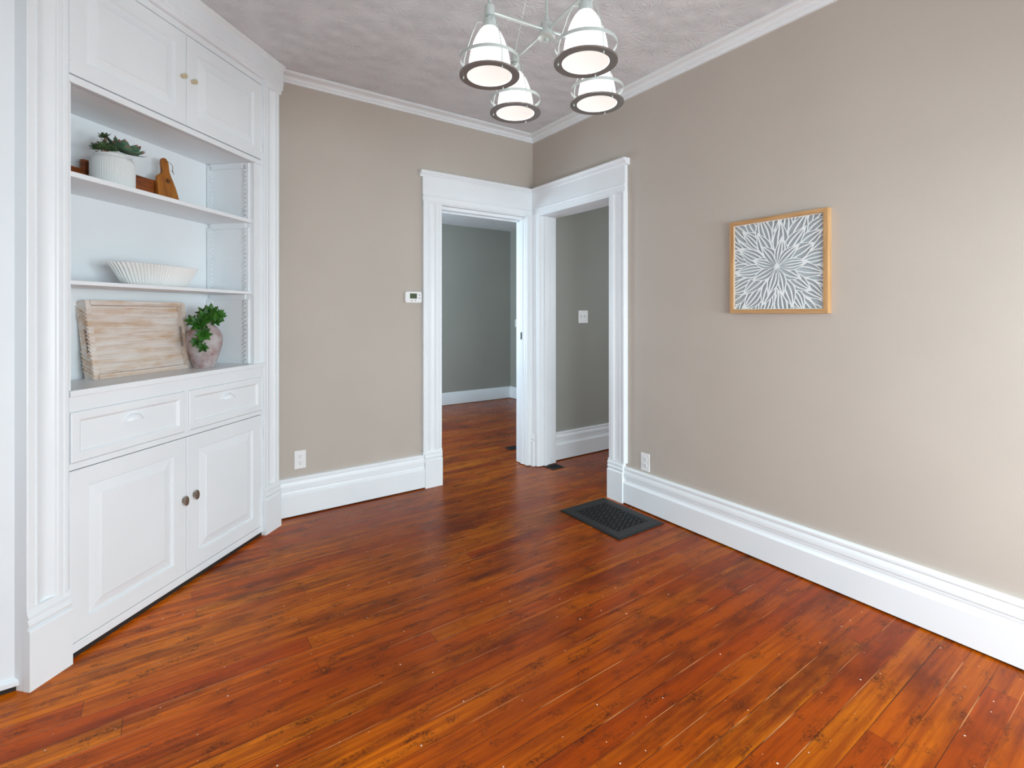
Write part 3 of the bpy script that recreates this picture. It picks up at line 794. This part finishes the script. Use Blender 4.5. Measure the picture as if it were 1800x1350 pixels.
# ------------------------------------------------------------------ fittings on the walls
def outlet(loc, rz, label):
    t = empty('wall_outlet', loc, rz, label, 'outlet')
    b = BM(); box(b, -.035, .035, -.0055, 0, -.0575, .0575, .002); link('cover_plate', b, M_PLATE, t, smooth=False)
    for z in (-.0205, .0205):
        b = BM(); prism(b, [(.0165*math.cos(2*PI*k/24), z+max(-.0135, min(.0135, .0165*math.sin(2*PI*k/24)))) for k in range(24)], 'y', -.0075, -.005)
        r = link('receptacle', b, M_PLATE, t, smooth=False)
        b = BM(); box(b, -.0075, -.0055, -.0082, -.007, z+.001, z+.008); box(b, .0055, .0075, -.0082, -.007, z+.001, z+.0075)
        prism(b, [(.0028*math.cos(2*PI*k/12), z-.007+.0028*math.sin(2*PI*k/12)) for k in range(12)], 'y', -.0082, -.007)
        link('slot', b, M_SLOT, r, smooth=False)
    b = BM(); prism(b, [(.003*math.cos(2*PI*k/12), .003*math.sin(2*PI*k/12)) for k in range(12)], 'y', -.0065, -.005); link('screw', b, M_PLATE, t, smooth=False)
    return t
outlet((0.708, BACK_Y, 0.351), 0, 'white duplex outlet on the beige wall between the cabinet and the left doorway')
outlet(on_right(1.223, 0, 0.316), RW_A, 'white duplex outlet low on the right wall beside the right doorway')

t = empty('thermostat', (1.474, BACK_Y, 1.397), 0, 'white wall thermostat with a green display left of the doorway', 'thermostat')
def rrect(w, h, r, bulge=0.0, n=6):
    pts = []
    for cx, cz, a0 in ((w-r, h-r, 0), (-w+r, h-r, R90), (-w+r, -h+r, PI), (w-r, -h+r, 3*R90)):
        for k in range(n+1):
            a = a0+R90*k/n; pts.append((cx+r*math.cos(a), cz+r*math.sin(a)))
    out = []
    for x, z in pts: out.append((x*(1+bulge*(1-(z/h)**2)), z*(1+bulge*1.4*(1-(x/w)**2))))
    return out
b = BM(); prism(b, rrect(.063, .039, .012, .05), 'y', -.026, -.004)
bmesh.ops.bevel(b, geom=[e for e in b.edges if e.verts[0].co.y < -.02 and e.verts[1].co.y < -.02], offset=.005, segments=3, affect='EDGES')
prism(b, rrect(.060, .036, .01, .05), 'y', -.006, 0); link('housing', b, M_PLATE, t, angle=40)
b = BM(); box(b, -.030, .024, -.0268, -.0255, -.010, .027, .001); link('display', b, M_LCD, t, smooth=False)
for x, z in ((.045, .017), (.045, -.004), (-.014, -.024), (.012, -.024)):
    b = BM(); prism(b, [(x+.005*math.cos(2*PI*k/14), z+.0045*math.sin(2*PI*k/14)) for k in range(14)], 'y', -.028, -.0255)
    link('button', b, paint('grey_button', lin(168, 164, 162), .5), t, smooth=False)

def switch(loc, rz, w, n, label):
    t = empty('light_switch', loc, rz, label, 'switch')
    b = BM(); box(b, -w/2, w/2, -.0055, 0, -.0575, .0575, .002); link('cover_plate', b, M_PLATE, t, smooth=False)
    for k in range(n):
        x = (k-(n-1)/2)*.046
        b = BM(); box(b, x-.0045, x+.0045, -.014, -.005, -.002, .012, .001); link('toggle', b, M_PLATE, t, smooth=False)
switch((3.118, 3.33, 1.250), 0, .118, 2, 'double toggle light switch on the grey hall wall through the right doorway')
switch((4.31, 6.035, 1.135), -R90, .075, 1, 'single light switch on the far room wall, half hidden by the white corner post')

# ------------------------------------------------------------------ field contouring (cut paper, cast grille)
def contour(F, xs, zs, y0, y1, mk):
    """solid where F>0: marching squares with linear edges, extruded from y0 to y1"""
    b = BM(); cache = {}
    def V(key, x, z):
        if key not in cache: cache[key] = (b.verts.new(mk(x, z, y0)), b.verts.new(mk(x, z, y1)))
        return cache[key]
    nx, nz = len(xs), len(zs)
    for i in range(nx-1):
        for j in range(nz-1):
            cs = ((i, j), (i+1, j), (i+1, j+1), (i, j+1))
            f = [F[c] for c in cs]
            if max(f) <= 0: continue
            poly = []; cut = []
            for k in range(4):
                a, c = cs[k], cs[(k+1) % 4]; fa, fc = f[k], f[(k+1) % 4]
                if fa > 0: poly.append(V(a, xs[a[0]], zs[a[1]])); cut.append(False)
                if (fa > 0) != (fc > 0):
                    t = min(.98, max(.02, fa/(fa-fc))); key = (min(a, c), max(a, c))
                    poly.append(V(key, xs[a[0]]+(xs[c[0]]-xs[a[0]])*t, zs[a[1]]+(zs[c[1]]-zs[a[1]])*t)); cut.append(True)
            if len(poly) < 3: continue
            try: b.faces.new([p[0] for p in poly])
            except ValueError: continue
            m = len(poly)
            for k in range(m):
                if cut[k] and cut[(k+1) % m]:
                    p, q = poly[k], poly[(k+1) % m]
                    try: b.faces.new((p[0], p[1], q[1], q[0]))
                    except ValueError: pass
    return b
def link_raw(name, b, mat, parent):
    me = bpy.data.meshes.new(name); b.to_mesh(me); b.free(); me.materials.append(mat)
    o = bpy.data.objects.new(name, me); C.objects.link(o); o.parent = parent; return o

# framed cut-paper art on the right wall
art = empty('framed_artwork', on_right(2.078, 0, 1.5265), RW_A, 'square oak-framed white cut-paper petal artwork on the right wall', 'picture')
AH = 0.2455; FW = 0.021
M_OAKX = m_wood('oak_across', lin(168, 124, 78), lin(196, 152, 102), lin(208, 168, 120), (2, 24, 24), .5)
for z0, z1 in ((-AH, -AH+FW), (AH-FW, AH)):
    b = BM(); box(b, -AH+FW, AH-FW, -.034, 0, z0, z1, .0008); link('frame_rail', b, M_OAKX, art, smooth=False)
for x0, x1 in ((-AH, -AH+FW), (AH-FW, AH)):
    b = BM(); box(b, x0, x1, -.034, 0, -AH, AH, .0008); link('frame_stile', b, M_OAK, art, smooth=False)
A2 = AH-FW
b = BM(); box(b, -A2, A2, -.012, -.002, -A2, A2); link('backing', b, M_BACK, art, smooth=False)
rg = random.Random(11)
G = 300; xs = np.linspace(-A2, A2, G); zs = np.linspace(-A2, A2, G)
XX, ZZ = np.meshgrid(xs, zs, indexing='ij')
F = np.full((G, G), 0.002); done = np.zeros((G, G), bool)
cx0, cz0 = 0.004, -0.010
R_all = np.hypot(XX-cx0, ZZ-cz0)
layers = [(9, 0.004, 0.150, 0.030, 0.1), (11, 0.050, 0.225, 0.038, 0.42), (15, 0.110, 0.290, 0.040, 0.2), (19, 0.165, 0.365, 0.042, 0.05), (22, 0.23, 0.44, 0.045, 0.3)]
th = np.arctan2(ZZ-cz0, XX-cx0)
fb = np.abs(((th/(2*PI)*64) % 1)-.5)*2*PI*R_all/64
F = 0.0040-fb
for (n, r0, r1, hw, off) in layers:
    for k in range(n):
        a = off+2*PI*(k+rg.uniform(-.16, .16))/n; ra = r0+rg.uniform(-.004, .004); rb = r1*rg.uniform(.92, 1.06)
        dx, dz = XX-cx0, ZZ-cz0
        al = dx*math.cos(a)+dz*math.sin(a); ac = -dx*math.sin(a)+dz*math.cos(a)
        t = (al-ra)/(rb-ra); tt = np.clip(t, 0, 1)
        ac = ac-rg.uniform(-.012, .012)*np.sin(PI*tt)
        wd = hw*rg.uniform(.9, 1.12)*(np.sin(PI*tt**0.9)**1.15)
        inside = (t > 0) & (t < 1) & (np.abs(ac) < wd) & (~done)
        dmin = wd-np.abs(ac)
        for cc in ((-.34, .34) if rg.random() < .55 else (-.5, 0.0, .5)):
            dmin = np.minimum(dmin, np.abs(ac-cc*wd)+0.0012)
        dmin = np.minimum(dmin, np.minimum(tt*2.2, (1-tt)*.8)*(rb-ra)*0.5)
        val = 0.0043*np.clip(R_all/.07, .42, 1)-dmin
        F[inside] = val[inside]; done |= inside
F[R_all < 0.008] = 0.002
edge = np.minimum(A2-np.abs(XX), A2-np.abs(ZZ)); F = np.maximum(F, 0.003-edge)
link_raw('cut_paper', contour(F, xs, zs, -.024, -.021, lambda x, z, y: (x, y, z)), M_PAPER, art)

# ------------------------------------------------------------------ floor registers
vc = [(2.103, 2.452), (2.492, 2.452), (2.485, 1.944), (2.096, 1.944)]
reg = empty('floor_register', (2.294, 2.198, 0), math.radians(-.4), 'large black cast-iron floor register beside the right doorway', 'floor vent')
VX, VY = 0.1945, 0.254
gx, gy = VX-.065, VY-.075
b = BM()
def ringbox(b, X0, Y0, X1, Y1, z0, z1):
    for x0, x1, y0, y1 in ((-X0, X0, Y1, Y0), (-X0, X0, -Y0, -Y1), (-X0, -X1, -Y1, Y1), (X1, X0, -Y1, Y1)):
        box(b, x0, x1, y0, y1, z0, z1)
ringbox(b, VX, VY, gx, gy, 0.0015, 0.006)
ringbox(b, VX-.012, VY-.012, gx+.006, gy+.006, 0.006, 0.0085)
link('rim', b, M_IRON, reg, smooth=False)
b = BM(); box(b, -gx-.003, gx+.003, -gy-.003, gy+.003, 0.0005, 0.0015); link('duct_shade_sheet', b, M_VOID, reg, smooth=False)  # dark sheet on the solid floor, painted as the duct's shade
nx, ny = 120, 166
xs = np.linspace(-gx, gx, nx); ys = np.linspace(-gy, gy, ny)
XX, YY = np.meshgrid(xs, ys, indexing='ij'); F = np.full((nx, ny), 0.004)
P_ = 0.050
for ix in range(-4, 5):
    for iy in range(-5, 6):
        ccx = ix*P_+(P_/2 if iy % 2 else 0); ccy = iy*P_*0.87
        for k in range(6):
            a = k*PI/3+PI/6+.35; hx, hy = ccx+.0158*math.cos(a), ccy+.0158*math.sin(a)
            al = (XX-hx)*math.cos(a+.6)+(YY-hy)*math.sin(a+.6); ac = -(XX-hx)*math.sin(a+.6)+(YY-hy)*math.cos(a+.6)
            dd = np.sqrt((al/1.6)**2+(ac+al*al*28)**2)-.0066
            F = np.minimum(F, dd)
        F = np.minimum(F, np.hypot(XX-ccx, YY-ccy)-.0048)
F = np.maximum(F, .003-np.minimum(gx-np.abs(XX), gy-np.abs(YY)))
link_raw('scroll_grille', contour(F, xs, ys, 0.0062, 0.0040, lambda x, y, z: (x, y, z)), M_IRON, reg)

def small_reg(loc, rz, label, w, h):
    t = empty('small_floor_register', loc, rz, label, 'floor vent')
    b = BM()
    for x0, x1, y0, y1 in ((-w, w, h-.008, h), (-w, w, -h, -h+.008), (-w, -w+.008, -h+.008, h-.008), (w-.008, w, -h+.008, h-.008)): box(b, x0, x1, y0, y1, .001, .005)
    link('rim', b, M_IRON, t, smooth=False)
    b = BM(); box(b, -w+.004, w-.004, -h+.004, h-.004, .0004, .0012); link('duct_shade_sheet', b, M_VOID, t, smooth=False)  # black sheet in place of shade below the slats
    b = BM()
    k = -w+.018
    while k < w-.012: box(b, k, k+.004, -h+.008, h-.008, .0015, .004); k += .016
    link('louvre_slats', b, M_IRON, t, smooth=False)
small_reg((2.662, 3.186, 0), 0, 'small dark floor vent at the foot of the white corner post in the right doorway', .062, .052)
small_reg((2.75, 3.86, 0), 0, 'small black floor vent in the far room, half hidden behind the corner post', .10, .05)

# ------------------------------------------------------------------ chandelier
HX, HY = 1.1086, 1.370
ch = empty('chandelier', (HX, HY, 2.27), math.radians(0), 'silver four-arm chandelier with lit white glass bell shades', 'chandelier')
Z0 = 2.27   # local z = world z - Z0
b = BM(); lathe(b, [(0, CEIL-Z0), (.065, CEIL-Z0), (.065, CEIL-Z0-.012), (.055, CEIL-Z0-.025), (.012, CEIL-Z0-.030), (0, CEIL-Z0-.030)][::-1], 40); link('canopy', b, M_NICKEL, ch)
b = BM(); tube(b, [(0, 0, .07), (0, 0, CEIL-Z0-.028)], .0050, 14); tube(b, [(0, 0, .036), (0, 0, .066)], .0078, 16); link('rod', b, M_NICKEL, ch)
b = BM(); lathe(b, [(0, .038), (.018, .038), (.021, .034), (.021, -.002), (.030, -.004), (.031, -.008), (.031, -.016), (.028, -.018), (.012, -.0195), (.0062, -.0195), (.0062, -.030), (.004, -.031), (0, -.031)][::-1], 36); link('hub', b, M_NICKEL, ch)
RA = 0.225
for k in range(4):
    a = math.radians(84+90*k); cx, cy = RA*math.cos(a), RA*math.sin(a)
    ux, uy = math.cos(a), math.sin(a)
    b = BM(); tube(b, [(ux*.018, uy*.018, .012), (cx-ux*.016, cy-uy*.016, .012)], .0062, 14); link('arm', b, M_NICKEL, ch)
    b = BM(); tube(b, [(cx, cy, .05), (0, 0, CEIL-Z0-.05)], .0007, 6); link('suspension_wire', b, M_NICKEL, ch)
    # glass shade, local z downwards from the arm
    zt = -.042; zb = -.200
    prof = []
    for i in range(15):
        t = i/14; prof.append((.020+.0515*math.sin(t*R90*.98)**0.95 if i else .017, zt-(zt-zb)*(t**1.35)))
    prof += [(.0745, zb-.002), (.0730, zb-.002)]
    b = BM(); lathe(b, prof, 44, cx, cy)
    sh = link('glass_shade', b, M_SHADE, ch, angle=60); sh['label'] = 'lit white glass bell shade'
    b = BM(); lathe(b, [(0, zb+.006), (.056, zb+.004), (.061, zb+.001), (.0722, zb-.001), (.0722, zb+.003), (0, zb+.010)], 40, cx, cy); link('frosted_lens', b, M_DIFF, sh)
    b = BM()
    lathe(b, [(0, .034), (.006, .034), (.012, .033), (.0165, .029), (.0165, -.004), (.013, -.005), (.008, -.006), (.008, -.014), (.019, -.015), (.0215, -.018), (.0215, -.030), (.0225, -.031), (.0225, -.044), (.018, -.046), (0, -.046)][::-1], 32, cx, cy)
    tube(b, [(cx, cy, .04), (cx, cy, .058)], .006, 12)
    link('socket', b, M_NICKEL, sh)
    b = BM(); lathe(b, [(.0985, zb+.045), (.0985, zb+.056), (.0968, zb+.056), (.0968, zb+.045), (.0985, zb+.045)], 56, cx, cy); link('hoop', b, M_NICKEL, sh)
    b = BM(); lathe(b, [(.0745, zb-.0025), (.0745, zb+.002), (.099, zb+.002), (.1000, zb+.001), (.1000, zb-.0035), (.0985, zb-.0045), (.0745, zb-.0035), (.0745, zb-.0025)], 56, cx, cy); link('rim_ring', b, M_RIMDARK, sh)
    for q in range(3):
        aa = math.radians(25+120*q)+a*0; ex, ey = math.cos(aa), math.sin(aa)
        b = BM()
        tube(b, [(cx+ex*.020, cy+ey*.020, -.026), (cx+ex*.036, cy+ey*.036, -.022), (cx+ex*.042, cy+ey*.042, -.024), (cx+ex*.058, cy+ey*.058, -.062), (cx+ex*.075, cy+ey*.075, -.112), (cx+ex*.0845, cy+ey*.0845, -.150), (cx+ex*.0865, cy+ey*.0865, zb-.004), (cx+ex*.0865, cy+ey*.0865, zb-.010)], .0019, 6)
        lathe(b, [(0, zb-.012), (.0025, zb-.011), (.0028, zb-.007), (0, zb-.004)], 10, cx+ex*.0865, cy+ey*.0865)
        link('cage_wire', b, M_NICKEL, sh)
